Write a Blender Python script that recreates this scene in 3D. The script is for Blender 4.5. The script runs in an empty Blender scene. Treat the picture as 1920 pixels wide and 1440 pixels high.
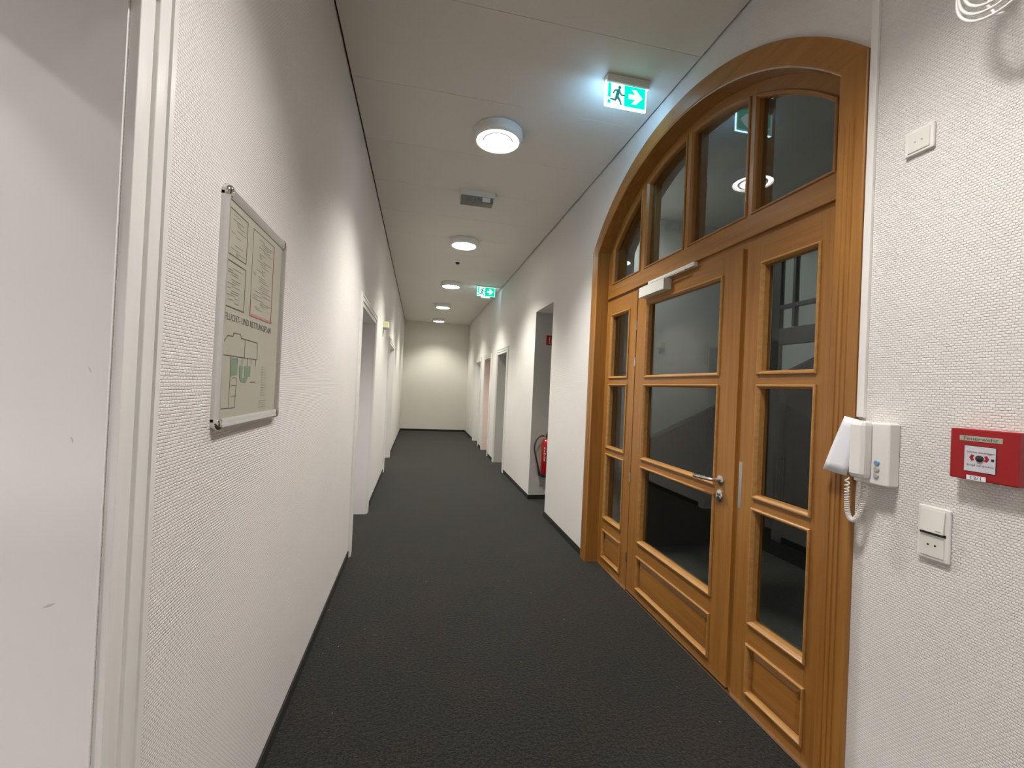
import bpy, bmesh, math, random
from mathutils import Vector, Matrix

random.seed(7)
C = bpy.context.scene.collection
PI = math.pi

# ------------------------------------------------------------------ camera, world, exposure
cam_d = bpy.data.cameras.new('camera')
cam_d.sensor_width = 36.0
cam_d.lens = 815.7 / 1920 * 36.0
cam_d.clip_start = 0.02
cam = bpy.data.objects.new('camera', cam_d)
C.objects.link(cam)
YAW, PITCH, ROLL = 0.2103, 0.0082, 0.0457
_f = Vector((math.sin(YAW), math.cos(YAW), 0)); _r = Vector((math.cos(YAW), -math.sin(YAW), 0)); _u = Vector((0, 0, 1))
_f2 = math.cos(PITCH) * _f + math.sin(PITCH) * _u
_u2 = -math.sin(PITCH) * _f + math.cos(PITCH) * _u
_r3 = math.cos(ROLL) * _r + math.sin(ROLL) * _u2
_u3 = -math.sin(ROLL) * _r + math.cos(ROLL) * _u2
m = Matrix((_r3, _u3, -_f2)).transposed().to_4x4()
m.translation = Vector((0, 0, 1.5))
cam.matrix_world = m
bpy.context.scene.camera = cam

world = bpy.data.worlds.new('night')
bpy.context.scene.world = world
world.use_nodes = True
world.node_tree.nodes['Background'].inputs[0].default_value = (0.01, 0.012, 0.02, 1)
world.node_tree.nodes['Background'].inputs[1].default_value = 0.1

vs = bpy.context.scene.view_settings
vs.view_transform = 'Standard'
vs.look = 'None'
vs.exposure = 0.72
vs.gamma = 1.0
try: vs.use_curve_mapping = False
except Exception: pass

LAMP_PEAK = 215.0      # downward radiance of the prismatic lamp lenses
LAMP_BASE = 17.0        # sideways radiance

# ------------------------------------------------------------------ key dimensions (metres)
XL, XR, XD = -0.524, 1.513, 1.607     # left wall, right wall, face of the glazed door
H = 3.452                              # ceiling
YE, YB = 14.1, -3.0                    # end wall, wall behind the camera
TL, TR = 0.32, 0.36                    # wall thickness

# ------------------------------------------------------------------ materials
def new_mat(name):
    mt = bpy.data.materials.new(name)
    mt.use_nodes = True
    return mt, mt.node_tree.nodes, mt.node_tree.links, mt.node_tree.nodes['Principled BSDF']

def plain(name, col, rough=0.5, metal=0.0, noise=0.0, nscale=40.0, bump=0.0, spec=0.5, coat=0.0):
    mt, n, l, b = new_mat(name)
    b.inputs['Roughness'].default_value = rough
    b.inputs['Metallic'].default_value = metal
    b.inputs['Specular IOR Level'].default_value = spec
    b.inputs['Coat Weight'].default_value = coat
    tc = n.new('ShaderNodeTexCoord')
    nz = n.new('ShaderNodeTexNoise'); nz.inputs['Scale'].default_value = nscale; nz.inputs['Detail'].default_value = 3
    l.new(tc.outputs['Object'], nz.inputs['Vector'])
    rp = n.new('ShaderNodeValToRGB')
    rp.color_ramp.elements[0].position = 0.3; rp.color_ramp.elements[1].position = 0.7
    k0, k1 = 1 - noise, 1 + noise
    rp.color_ramp.elements[0].color = tuple(max(0, min(1, c * k0)) for c in col) + (1,)
    rp.color_ramp.elements[1].color = tuple(max(0, min(1, c * k1)) for c in col) + (1,)
    l.new(nz.outputs['Fac'], rp.inputs['Fac'])
    l.new(rp.outputs['Color'], b.inputs['Base Color'])
    if bump:
        bp = n.new('ShaderNodeBump'); bp.inputs['Strength'].default_value = 1.0; bp.inputs['Distance'].default_value = bump
        l.new(nz.outputs['Fac'], bp.inputs['Height']); l.new(bp.outputs['Normal'], b.inputs['Normal'])
    return mt

def weave_wall(name, col, axis, dist=0.0016, marks=False):
    """painted woven wallcovering: rows of short raised dashes; axis = horizontal world axis of the wall"""
    mt, n, l, b = new_mat(name)
    b.inputs['Roughness'].default_value = 0.55
    b.inputs['Specular IOR Level'].default_value = 0.35
    tc = n.new('ShaderNodeTexCoord')
    sp = n.new('ShaderNodeSeparateXYZ'); l.new(tc.outputs['Object'], sp.inputs[0])
    cb = n.new('ShaderNodeCombineXYZ'); l.new(sp.outputs[axis], cb.inputs[0]); l.new(sp.outputs['Z'], cb.inputs[1])
    wob = n.new('ShaderNodeTexNoise'); wob.inputs['Scale'].default_value = 55; wob.inputs['Detail'].default_value = 2
    l.new(tc.outputs['Object'], wob.inputs['Vector'])
    sc = n.new('ShaderNodeVectorMath'); sc.operation = 'SCALE'; sc.inputs[3].default_value = 0.0035
    l.new(wob.outputs['Color'], sc.inputs[0])
    ad = n.new('ShaderNodeVectorMath'); ad.operation = 'ADD'; l.new(cb.outputs[0], ad.inputs[0]); l.new(sc.outputs[0], ad.inputs[1])
    br = n.new('ShaderNodeTexBrick')
    br.inputs['Scale'].default_value = 1.0
    br.inputs['Brick Width'].default_value = 0.013
    br.inputs['Row Height'].default_value = 0.0075
    br.inputs['Mortar Size'].default_value = 0.0016
    br.inputs['Mortar Smooth'].default_value = 1.0
    br.inputs['Color1'].default_value = (1, 1, 1, 1); br.inputs['Color2'].default_value = (0.72, 0.72, 0.72, 1)
    br.inputs['Mortar'].default_value = (0, 0, 0, 1)
    l.new(ad.outputs[0], br.inputs['Vector'])
    bp = n.new('ShaderNodeBump'); bp.inputs['Strength'].default_value = 1.0; bp.inputs['Distance'].default_value = dist
    l.new(br.outputs['Color'], bp.inputs['Height'])
    l.new(bp.outputs['Normal'], b.inputs['Normal'])
    big = n.new('ShaderNodeTexNoise'); big.inputs['Scale'].default_value = 1.1; big.inputs['Detail'].default_value = 2
    l.new(tc.outputs['Object'], big.inputs['Vector'])
    rp = n.new('ShaderNodeValToRGB')
    rp.color_ramp.elements[0].position = 0.3; rp.color_ramp.elements[0].color = tuple(c * 0.975 for c in col) + (1,)
    rp.color_ramp.elements[1].position = 0.7; rp.color_ramp.elements[1].color = tuple(min(1, c * 1.02) for c in col) + (1,)
    l.new(big.outputs['Fac'], rp.inputs['Fac']); l.new(rp.outputs['Color'], b.inputs['Base Color'])
    return mt

def wood(name, grain, light=(0.355, 0.165, 0.037), dark=(0.25, 0.10, 0.017)):
    """honey coloured varnished oak, grain running along world axis 'grain'"""
    mt, n, l, b = new_mat(name)
    b.inputs['Roughness'].default_value = 0.36
    b.inputs['Specular IOR Level'].default_value = 0.45
    b.inputs['Coat Weight'].default_value = 0.15
    b.inputs['Coat Roughness'].default_value = 0.3
    tc = n.new('ShaderNodeTexCoord')
    mp = n.new('ShaderNodeMapping')
    s = [38.0, 38.0, 38.0]; s['XYZ'.index(grain)] = 1.6
    mp.inputs['Scale'].default_value = s
    l.new(tc.outputs['Object'], mp.inputs['Vector'])
    nz = n.new('ShaderNodeTexNoise'); nz.inputs['Scale'].default_value = 1.0; nz.inputs['Detail'].default_value = 6; nz.inputs['Roughness'].default_value = 0.62
    l.new(mp.outputs[0], nz.inputs['Vector'])
    rp = n.new('ShaderNodeValToRGB')
    rp.color_ramp.elements[0].position = 0.28; rp.color_ramp.elements[0].color = dark + (1,)
    rp.color_ramp.elements[1].position = 0.66; rp.color_ramp.elements[1].color = light + (1,)
    l.new(nz.outputs['Fac'], rp.inputs['Fac'])
    big = n.new('ShaderNodeTexNoise'); big.inputs['Scale'].default_value = 2.3; big.inputs['Detail'].default_value = 2
    l.new(tc.outputs['Object'], big.inputs['Vector'])
    mx = n.new('ShaderNodeMix'); mx.data_type = 'RGBA'; mx.blend_type = 'MULTIPLY'
    mr = n.new('ShaderNodeMapRange'); mr.inputs[1].default_value = 0.3; mr.inputs[2].default_value = 0.7; mr.inputs[3].default_value = 0.0; mr.inputs[4].default_value = 0.55
    l.new(big.outputs['Fac'], mr.inputs[0]); l.new(mr.outputs[0], mx.inputs[0])
    l.new(rp.outputs['Color'], mx.inputs[6]); mx.inputs[7].default_value = (0.90, 0.84, 0.72, 1)
    l.new(mx.outputs[2], b.inputs['Base Color'])
    bp = n.new('ShaderNodeBump'); bp.inputs['Strength'].default_value = 0.35; bp.inputs['Distance'].default_value = 0.0006
    l.new(nz.outputs['Fac'], bp.inputs['Height']); l.new(bp.outputs['Normal'], b.inputs['Normal'])
    return mt

def carpet():
    mt, n, l, b = new_mat('dark_carpet')
    b.inputs['Roughness'].default_value = 0.95
    b.inputs['Specular IOR Level'].default_value = 0.15
    b.inputs['Sheen Weight'].default_value = 0.17
    b.inputs['Sheen Roughness'].default_value = 0.42
    tc = n.new('ShaderNodeTexCoord')
    fine = n.new('ShaderNodeTexNoise'); fine.inputs['Scale'].default_value = 150; fine.inputs['Detail'].default_value = 3; fine.inputs['Roughness'].default_value = 0.7
    mid = n.new('ShaderNodeTexNoise'); mid.inputs['Scale'].default_value = 70; mid.inputs['Detail'].default_value = 4
    hue = n.new('ShaderNodeTexNoise'); hue.inputs['Scale'].default_value = 2.6; hue.inputs['Detail'].default_value = 3
    for t in (fine, mid, hue): l.new(tc.outputs['Object'], t.inputs['Vector'])
    r1 = n.new('ShaderNodeValToRGB')
    r1.color_ramp.elements[0].position = 0.32; r1.color_ramp.elements[0].color = (0.003, 0.003, 0.0025, 1)
    r1.color_ramp.elements[1].position = 0.72; r1.color_ramp.elements[1].color = (0.030, 0.029, 0.025, 1)
    l.new(fine.outputs['Fac'], r1.inputs['Fac'])
    r2 = n.new('ShaderNodeValToRGB'); cr = r2.color_ramp
    cr.elements[0].position = 0.36; cr.elements[0].color = (0.90, 1.0, 0.92, 1)
    cr.elements[1].position = 0.62; cr.elements[1].color = (1.12, 0.98, 0.94, 1)
    e = cr.elements.new(0.5); e.color = (0.97, 0.99, 0.97, 1)
    l.new(hue.outputs['Fac'], r2.inputs['Fac'])
    mx = n.new('ShaderNodeMix'); mx.data_type = 'RGBA'; mx.blend_type = 'MULTIPLY'; mx.inputs[0].default_value = 1.0
    r3 = n.new('ShaderNodeValToRGB')
    r3.color_ramp.elements[0].position = 0.35; r3.color_ramp.elements[0].color = (0.45, 0.45, 0.45, 1)
    r3.color_ramp.elements[1].position = 0.65; r3.color_ramp.elements[1].color = (1.5, 1.5, 1.5, 1)
    l.new(mid.outputs['Fac'], r3.inputs['Fac'])
    m0 = n.new('ShaderNodeMix'); m0.data_type = 'RGBA'; m0.blend_type = 'MULTIPLY'; m0.inputs[0].default_value = 1.0
    l.new(r2.outputs['Color'], m0.inputs[6]); l.new(r3.outputs['Color'], m0.inputs[7])
    l.new(r1.outputs['Color'], mx.inputs[6]); l.new(m0.outputs[2], mx.inputs[7])
    # sparse pale lint specks
    vo = n.new('ShaderNodeTexVoronoi'); vo.inputs['Scale'].default_value = 16; l.new(tc.outputs['Object'], vo.inputs['Vector'])
    lt = n.new('ShaderNodeMath'); lt.operation = 'LESS_THAN'; lt.inputs[1].default_value = 0.045
    l.new(vo.outputs['Distance'], lt.inputs[0])
    sepc = n.new('ShaderNodeSeparateColor'); l.new(vo.outputs['Color'], sepc.inputs[0])
    gt = n.new('ShaderNodeMath'); gt.operation = 'GREATER_THAN'; gt.inputs[1].default_value = 0.86
    l.new(sepc.outputs[0], gt.inputs[0])
    mu = n.new('ShaderNodeMath'); mu.operation = 'MULTIPLY'; l.new(lt.outputs[0], mu.inputs[0]); l.new(gt.outputs[0], mu.inputs[1])
    m2 = n.new('ShaderNodeMix'); m2.data_type = 'RGBA'; l.new(mu.outputs[0], m2.inputs[0])
    l.new(mx.outputs[2], m2.inputs[6]); m2.inputs[7].default_value = (0.45, 0.43, 0.38, 1)
    l.new(m2.outputs[2], b.inputs['Base Color'])
    ad = n.new('ShaderNodeMath'); ad.operation = 'ADD'; l.new(fine.outputs['Fac'], ad.inputs[0]); l.new(mid.outputs['Fac'], ad.inputs[1])
    bp = n.new('ShaderNodeBump'); bp.inputs['Strength'].default_value = 0.8; bp.inputs['Distance'].default_value = 0.004
    l.new(ad.outputs[0], bp.inputs['Height']); l.new(bp.outputs['Normal'], b.inputs['Normal'])
    return mt

def glass(name, ior=1.42):
    mt = bpy.data.materials.new(name); mt.use_nodes = True
    n, l = mt.node_tree.nodes, mt.node_tree.links
    n.remove(n['Principled BSDF'])
    out = n['Material Output']
    fr = n.new('ShaderNodeFresnel'); fr.inputs['IOR'].default_value = ior
    gl = n.new('ShaderNodeBsdfGlossy'); gl.inputs['Roughness'].default_value = 0.0
    tr = n.new('ShaderNodeBsdfTransparent'); tr.inputs['Color'].default_value = (0.93, 0.96, 0.95, 1)
    geo = n.new('ShaderNodeNewGeometry')
    ma = n.new('ShaderNodeMapRange'); ma.inputs[3].default_value = 1.45; ma.inputs[4].default_value = 0.0   # both faces of the sheet reflect
    l.new(geo.outputs['Backfacing'], ma.inputs[0])
    mm = n.new('ShaderNodeMath'); mm.operation = 'MULTIPLY'; l.new(fr.outputs[0], mm.inputs[0]); l.new(ma.outputs[0], mm.inputs[1])
    mx = n.new('ShaderNodeMixShader')
    l.new(mm.outputs[0], mx.inputs[0]); l.new(tr.outputs[0], mx.inputs[1]); l.new(gl.outputs[0], mx.inputs[2])
    l.new(mx.outputs[0], out.inputs[0])
    return mt

def emit(name, col, strength):
    mt = bpy.data.materials.new(name); mt.use_nodes = True
    n, l = mt.node_tree.nodes, mt.node_tree.links
    n.remove(n['Principled BSDF'])
    e = n.new('ShaderNodeEmission'); e.inputs[0].default_value = tuple(col) + (1,); e.inputs[1].default_value = strength
    l.new(e.outputs[0], n['Material Output'].inputs[0])
    return mt

def lens_mat(name, col, base, peak):
    """prismatic lamp lens: throws most of its light downward, ribbed rings (object space)"""
    mt = bpy.data.materials.new(name); mt.use_nodes = True
    n, l = mt.node_tree.nodes, mt.node_tree.links
    n.remove(n['Principled BSDF'])
    geo = n.new('ShaderNodeNewGeometry')
    sp = n.new('ShaderNodeSeparateXYZ'); l.new(geo.outputs['Incoming'], sp.inputs[0])
    ng = n.new('ShaderNodeMath'); ng.operation = 'MULTIPLY'; ng.inputs[1].default_value = -1.0
    l.new(sp.outputs['Z'], ng.inputs[0])
    mr = n.new('ShaderNodeMapRange'); mr.interpolation_type = 'SMOOTHSTEP'
    mr.inputs[1].default_value = 0.535; mr.inputs[2].default_value = 0.84
    mr.inputs[3].default_value = 0.0; mr.inputs[4].default_value = peak
    l.new(ng.outputs[0], mr.inputs[0])
    # ring pattern
    tc = n.new('ShaderNodeTexCoord')
    vm = n.new('ShaderNodeVectorMath'); vm.operation = 'MULTIPLY'; vm.inputs[1].default_value = (1, 1, 0)
    l.new(tc.outputs['Object'], vm.inputs[0])
    ln = n.new('ShaderNodeVectorMath'); ln.operation = 'LENGTH'; l.new(vm.outputs[0], ln.inputs[0])
    rp = n.new('ShaderNodeValToRGB'); cr = rp.color_ramp; cr.interpolation = 'EASE'
    mrr = n.new('ShaderNodeMath'); mrr.operation = 'MULTIPLY'; mrr.inputs[1].default_value = 1 / 0.16
    l.new(ln.outputs['Value'], mrr.inputs[0]); l.new(mrr.outputs[0], rp.inputs['Fac'])
    cr.elements[0].position = 0.0; cr.elements[0].color = (0.55, 0.55, 0.55, 1)
    cr.elements[1].position = 1.0; cr.elements[1].color = (1, 1, 1, 1)
    for p_, v_ in ((0.18, 1.0), (0.30, 0.9), (0.34, 0.02), (0.42, 1.0), (0.60, 1.0), (0.65, 0.015), (0.72, 0.015), (0.77, 0.9), (0.9, 0.8)):
        e = cr.elements.new(p_); e.color = (v_, v_, v_, 1)
    bs = n.new('ShaderNodeMath'); bs.operation = 'MULTIPLY'; bs.inputs[1].default_value = base
    l.new(rp.outputs['Color'], bs.inputs[0])
    ad = n.new('ShaderNodeMath'); ad.operation = 'ADD'; l.new(mr.outputs[0], ad.inputs[0]); l.new(bs.outputs[0], ad.inputs[1])
    e = n.new('ShaderNodeEmission'); e.inputs[0].default_value = tuple(col) + (1,)
    l.new(ad.outputs[0], e.inputs[1]); l.new(e.outputs[0], n['Material Output'].inputs[0])
    return mt

W = (0.80, 0.775, 0.745)
M = dict(
    wall_y=weave_wall('woven_white_wallcovering', W, 'Y'),
    wall_x=weave_wall('woven_white_wallcovering_end', (0.82, 0.80, 0.73), 'X', 0.0012),
    smooth=plain('smooth_white_plaster', (0.80, 0.78, 0.775), 0.6, noise=0.01, nscale=3, bump=0.0003),
    recess=plain('shade_grey_plaster', (0.46, 0.45, 0.42), 0.7, noise=0.01, nscale=3),  # white plaster darkened: the shade of the recess is put into its colour
    pink=plain('pale_pink_paint', (0.78, 0.62, 0.56), 0.6, noise=0.01, nscale=3),
    ceil=plain('off_white_ceiling_board', (0.74, 0.72, 0.67), 0.8, noise=0.02, nscale=130, bump=0.0004),
    gap=plain('shadow_gap_grey', (0.10, 0.095, 0.085), 0.9),
    trim=plain('white_gloss_paint', (0.77, 0.76, 0.73), 0.28, noise=0.015, nscale=6),
    leaf=plain('white_door_laminate', (0.74, 0.73, 0.71), 0.4, noise=0.01, nscale=4),
    base=plain('black_carpet_strip', (0.009, 0.009, 0.008), 0.8, noise=0.3, nscale=300),
    carpet=carpet(),
    wv=wood('oak_upright_grain', 'Z'), wh=wood('oak_level_grain', 'Y'),
    wlip=wood('oak_moulding_highlight', 'Y', (0.44, 0.235, 0.075), (0.34, 0.16, 0.038)),  # paler oak: highlights on the mouldings are put into the colour
    wlipv=wood('oak_moulding_upright', 'Z', (0.37, 0.175, 0.042), (0.27, 0.115, 0.022)),
    glass=glass('window_glass'),
    wplast=plain('white_plastic', (0.80, 0.79, 0.76), 0.3, noise=0.005),
    wplast2=plain('cream_plastic', (0.74, 0.73, 0.68), 0.32, noise=0.005),
    closer=plain('pale_grey_enamel', (0.68, 0.68, 0.63), 0.35, noise=0.01),
    steel=plain('brushed_steel', (0.62, 0.60, 0.57), 0.25, 1.0, noise=0.05, nscale=200),
    chrome=plain('chrome', (0.72, 0.71, 0.68), 0.12, 1.0),
    alu=plain('satin_aluminium', (0.62, 0.62, 0.61), 0.33, 0.65, noise=0.03, nscale=120),
    dark=plain('dark_slot', (0.02, 0.02, 0.02), 0.6),
    grey=plain('soft_grey_plastic', (0.45, 0.44, 0.42), 0.4),
    blue=plain('blue_button', (0.16, 0.33, 0.52), 0.35),
    red=plain('signal_red', (0.33, 0.004, 0.008), 0.35, noise=0.04, nscale=10),
    xred=plain('extinguisher_red', (0.38, 0.007, 0.01), 0.25, noise=0.02),
    rubber=plain('black_rubber', (0.015, 0.015, 0.015), 0.5),
    paper=plain('white_paper', (0.82, 0.83, 0.88), 0.7, noise=0.01),
    poster=plain('poster_paper', (0.42, 0.405, 0.33), 0.5, noise=0.02, nscale=5),
    ink=plain('dark_ink', (0.10, 0.10, 0.09), 0.6),
    ink2=plain('grey_ink', (0.34, 0.33, 0.29), 0.6),
    pgreen=plain('faded_green_ink', (0.20, 0.27, 0.19), 0.6),
    pred=plain('faded_red_ink', (0.50, 0.22, 0.19), 0.6),
    cable=plain('white_cable_sheath', (0.80, 0.78, 0.76), 0.35),
    lensoff=plain('unlit_prismatic_lens', (0.20, 0.19, 0.17), 0.25, noise=0.35, nscale=90),
    stairwood=plain('dark_stained_boards', (0.022, 0.018, 0.010), 0.75, noise=0.15, nscale=15),
    stairwall=plain('stairwell_plaster', (0.62, 0.62, 0.60), 0.8, noise=0.03, nscale=4),
    screen=plain('black_steel_frame', (0.012, 0.014, 0.013), 0.45),
    stone=plain('dark_stair_floor', (0.05, 0.048, 0.04), 0.6, noise=0.15, nscale=30),
    black=plain('black_print', (0.02, 0.015, 0.02), 0.4),
    tint=plain('pale_glass_insert', (0.62, 0.60, 0.66), 0.15, noise=0.01),
    strip=plain('grey_nameplate', (0.42, 0.40, 0.34), 0.35),
    yellow=plain('yellowed_plastic', (0.72, 0.70, 0.45), 0.4),
    exitw=emit('exit_sign_white', (0.72, 0.97, 1.0), 1.1),
    exitglow=emit('exit_sign_backlight', (0.34, 0.68, 1.0), 14.0),
    exitglow2=emit('far_exit_sign_backlight', (0.5, 0.9, 1.0), 3.5),
    exitg=emit('exit_sign_green', (0.0, 0.86, 0.62), 0.72),
    exitw2=emit('far_exit_sign_white', (0.62, 1.0, 0.88), 0.8),
    exitg2=emit('far_exit_sign_green', (0.0, 0.62, 0.36), 0.75),
    figure=emit('exit_sign_print', (0.02, 0.20, 0.17), 0.7),
)

# ------------------------------------------------------------------ mesh helpers
class MB:
    def __init__(s): s.bm = bmesh.new()
    def box(s, x0, x1, y0, y1, z0, z1):
        x0, x1 = sorted((x0, x1)); y0, y1 = sorted((y0, y1)); z0, z1 = sorted((z0, z1))
        v = [s.bm.verts.new(p) for p in ((x0,y0,z0),(x1,y0,z0),(x1,y1,z0),(x0,y1,z0),(x0,y0,z1),(x1,y0,z1),(x1,y1,z1),(x0,y1,z1))]
        for q in ((3,2,1,0),(4,5,6,7),(0,1,5,4),(1,2,6,5),(2,3,7,6),(3,0,4,7)):
            s.bm.faces.new([v[i] for i in q])
        return s
    def loops(s, ls, closed=True, cap=False):
        """skin a list of vertex rings"""
        vv = [[s.bm.verts.new(p) for p in L] for L in ls]
        n = len(vv[0])
        for a, b in zip(vv, vv[1:]):
            for i in range(n if closed else n - 1):
                j = (i + 1) % n
                try: s.bm.faces.new((a[i], a[j], b[j], b[i]))
                except ValueError: pass
        if cap:
            s.bm.faces.new(vv[0][::-1]); s.bm.faces.new(vv[-1])
        return s
    def prism(s, poly, off):
        """poly: list of 3D points (planar), extruded by vector off"""
        o = Vector(off)
        return s.loops([poly, [tuple(Vector(p) + o) for p in poly]], cap=True)
    def lathe(s, prof, c, axis='Z', n=40, cap=True):
        """prof: (radius, height) pairs round an axis through c"""
        ls = []
        for r, h in prof:
            L = []
            for i in range(n):
                a = 2 * PI * i / n
                p, q = r * math.cos(a), r * math.sin(a)
                if axis == 'Z': L.append((c[0] + p, c[1] + q, c[2] + h))
                elif axis == 'X': L.append((c[0] + h, c[1] + p, c[2] + q))
                else: L.append((c[0] + p, c[1] + h, c[2] + q))
            ls.append(L)
        return s.loops(ls, cap=cap)
    def tube(s, pts, r, n=10, closed=False):
        pts = [Vector(p) for p in pts]
        N = len(pts); up = None; ls = []
        for i, p in enumerate(pts):
            if closed: t = pts[(i + 1) % N] - pts[i - 1]
            else: t = pts[min(i + 1, N - 1)] - pts[max(i - 1, 0)]
            t.normalize()
            if up is None: up = Vector((0, 0, 1)) if abs(t.z) < 0.9 else Vector((0, 1, 0))
            a = t.cross(up).normalized(); b = a.cross(t).normalized(); up = b
            rr = r[i] if isinstance(r, (list, tuple)) else r
            ls.append([tuple(p + rr * (math.cos(2*PI*k/n) * a + math.sin(2*PI*k/n) * b)) for k in range(n)])
        if closed: ls.append(ls[0])
        return s.loops(ls, cap=not closed)
    def build(s, name, mat, parent=None, bevel=0.0, smooth=False, seg=2):
        if smooth is None: smooth = False
        bmesh.ops.remove_doubles(s.bm, verts=s.bm.verts, dist=1e-6)
        bmesh.ops.recalc_face_normals(s.bm, faces=s.bm.faces)
        me = bpy.data.meshes.new(name); s.bm.to_mesh(me); s.bm.free()
        me.materials.append(mat)
        if smooth:
            for p in me.polygons: p.use_smooth = True
            try: me.set_sharp_from_angle(angle=math.radians(40))
            except Exception: pass
        o = bpy.data.objects.new(name, me); C.objects.link(o)
        if parent is not None: o.parent = parent
        if bevel:
            md = o.modifiers.new('bevel', 'BEVEL'); md.width = bevel; md.segments = seg; md.limit_method = 'ANGLE'; md.angle_limit = math.radians(40)
        return o

def thing(name, label, cat=None, kind=None, group=None, loc=(0, 0, 0)):
    o = bpy.data.objects.new(name, None); C.objects.link(o)
    o.location = loc; o.empty_display_size = 0.1
    o['label'] = label
    if cat: o['category'] = cat
    if kind: o['kind'] = kind
    if group: o['group'] = group
    return o

def tag(o, label, cat=None, kind=None, group=None):
    o['label'] = label
    if cat: o['category'] = cat
    if kind: o['kind'] = kind
    if group: o['group'] = group
    return o

def text_obj(txt, size, name, mat, origin, xdir, ydir, parent, depth=0.0006, align='CENTER', wscale=1.0, fit=None):
    cu = bpy.data.curves.new(name, 'FONT'); cu.body = txt; cu.size = size; cu.extrude = depth
    cu.align_x = align; cu.align_y = 'CENTER'; cu.resolution_u = 3
    t = bpy.data.objects.new(name + '_tmp', cu); C.objects.link(t)
    bpy.context.view_layer.update()
    me = bpy.data.meshes.new_from_object(t.evaluated_get(bpy.context.evaluated_depsgraph_get()))
    bpy.data.objects.remove(t)
    if fit: wscale = fit / (max(v.co.x for v in me.vertices) - min(v.co.x for v in me.vertices))
    x = Vector(xdir).normalized() * wscale; y = Vector(ydir).normalized(); z = Vector(xdir).normalized().cross(y)
    og = Vector(origin)
    for v in me.vertices:
        c = v.co.copy(); v.co = og + x * c.x + y * c.y + z * c.z
    me.materials.clear(); me.materials.append(mat)
    o = bpy.data.objects.new(name, me); C.objects.link(o); o.parent = parent
    return o

# ------------------------------------------------------------------ room shell
def side_wall(x0, x1, segs, holes):
    """wall slab between x0 and x1; segs = end y's; holes = (y0, y1, ztop) doorways"""
    b = MB(); y = segs[0]
    for h0, h1, zt in sorted(holes):
        if h0 > y: b.box(x0, x1, y, h0, 0, H + 0.1)
        b.box(x0, x1, h0, h1, zt, H + 0.1)
        y = h1
    b.box(x0, x1, y, segs[1], 0, H + 0.1)
    return b

L_DOORS = [(-0.15, 0.885, 2.15), (4.0, 5.14, 2.15), (7.58, 8.95, 2.15)]
R_DOORS = [(7.58, 8.52, 2.13), (9.36, 10.18, 2.13), (10.92, 11.86, 2.13)]
NICHE = (4.935, 5.72, 2.54)
tag(side_wall(XL - TL, XL, (YB, YE), L_DOORS).build('wall_left', M['wall_y']),
    'long white woven-papered corridor wall carrying the escape plan', kind='structure')

# right wall with the arched opening of the glazed door
b = side_wall(XR, XR + TR, (3.66, YE), [NICHE] + R_DOORS)
b.box(XR, XR + TR, YB, 1.30, 0, H + 0.1)
ACY, ACZ, AR = 2.48, 1.692, 1.60
ys = [1.30 + (3.66 - 1.30) * i / 48 for i in range(49)]
zt = [ACZ + math.sqrt(AR**2 - (y - ACY)**2) for y in ys]
b.loops([[(XR, ys[i], zt[i]), (XR, ys[i], H + 0.1), (XR + TR, ys[i], H + 0.1), (XR + TR, ys[i], zt[i])] for i in range(49)], closed=True, cap=True)
tag(b.build('wall_right', M['wall_y']), 'long white woven-papered wall with the arched wooden doorway', kind='structure')
tag(MB().box(XL - TL, XR + TR, YE, YE + 0.2, 0, H + 0.1).build('wall_end', M['wall_x']), 'plain cream white wall closing the far end of the corridor', kind='structure')
tag(MB().box(XL - TL, XR + TR, YB - 0.2, YB, 0, H + 0.1).build('wall_back', M['wall_x']), 'white wall behind the viewer', kind='structure')

# floor
tag(MB().box(-3.8, 5.0, YB - 0.2, YE + 0.2, -0.12, 0).build('floor', M['carpet']), 'dark grey carpet with a few pale lint specks', kind='structure')

# ceiling boards with fine cross joints and a shadow gap along the walls
b = MB()
joints = [YB, -2.1, -1.38, -0.66, 0.06, 0.78, 1.508, 2.228, 2.947] + [2.947 + 0.72 * i for i in range(1, 16)] + [YE]
for y0, y1 in zip(joints, joints[1:]):
    b.box(XL + 0.012, XR - 0.014, y0 + 0.0012, y1 - 0.0012, H, H + 0.02)
tag(b.build('ceiling', M['ceil'], bevel=0.001, seg=1), 'off-white boarded ceiling with fine cross joints', kind='structure')
tag(MB().box(XL - TL, XR + TR, YB, YE, H + 0.021, H + 0.12).build('trim_1', M['gap']), 'dark shadow gap round the ceiling edge', kind='structure')

# skirting strips of black carpet
def skirt(name, label, parts):
    b = MB()
    for p in parts: b.box(*p)
    tag(b.build(name, M['base']), label, kind='structure')
hb = 0.058
skirt('baseboard_left', 'black skirting strip at the foot of the left wall',
      [(XL, XL + 0.009, y0, y1, 0, hb) for y0, y1 in ((1.01, 3.875), (5.265, 7.455), (9.075, YE), (YB, -0.27))])
skirt('baseboard_right', 'black skirting strip at the foot of the right wall',
      [(XR - 0.009, XR, y0, y1, 0, hb) for y0, y1 in ((YB, 1.24), (3.722, NICHE[0] + 0.009), (NICHE[1] - 0.012, 7.47), (8.63, 9.25), (10.29, 10.81), (11.97, YE))] +
      [(XR, 2.3, NICHE[1] - 0.012, NICHE[1] - 0.0031, 0, hb), (XR, 2.3, NICHE[0], NICHE[0] + 0.009, 0, hb)])
skirt('baseboard_end', 'black skirting strip at the foot of the end wall', [(XL, XR, YE - 0.009, YE, 0, hb)])

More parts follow.
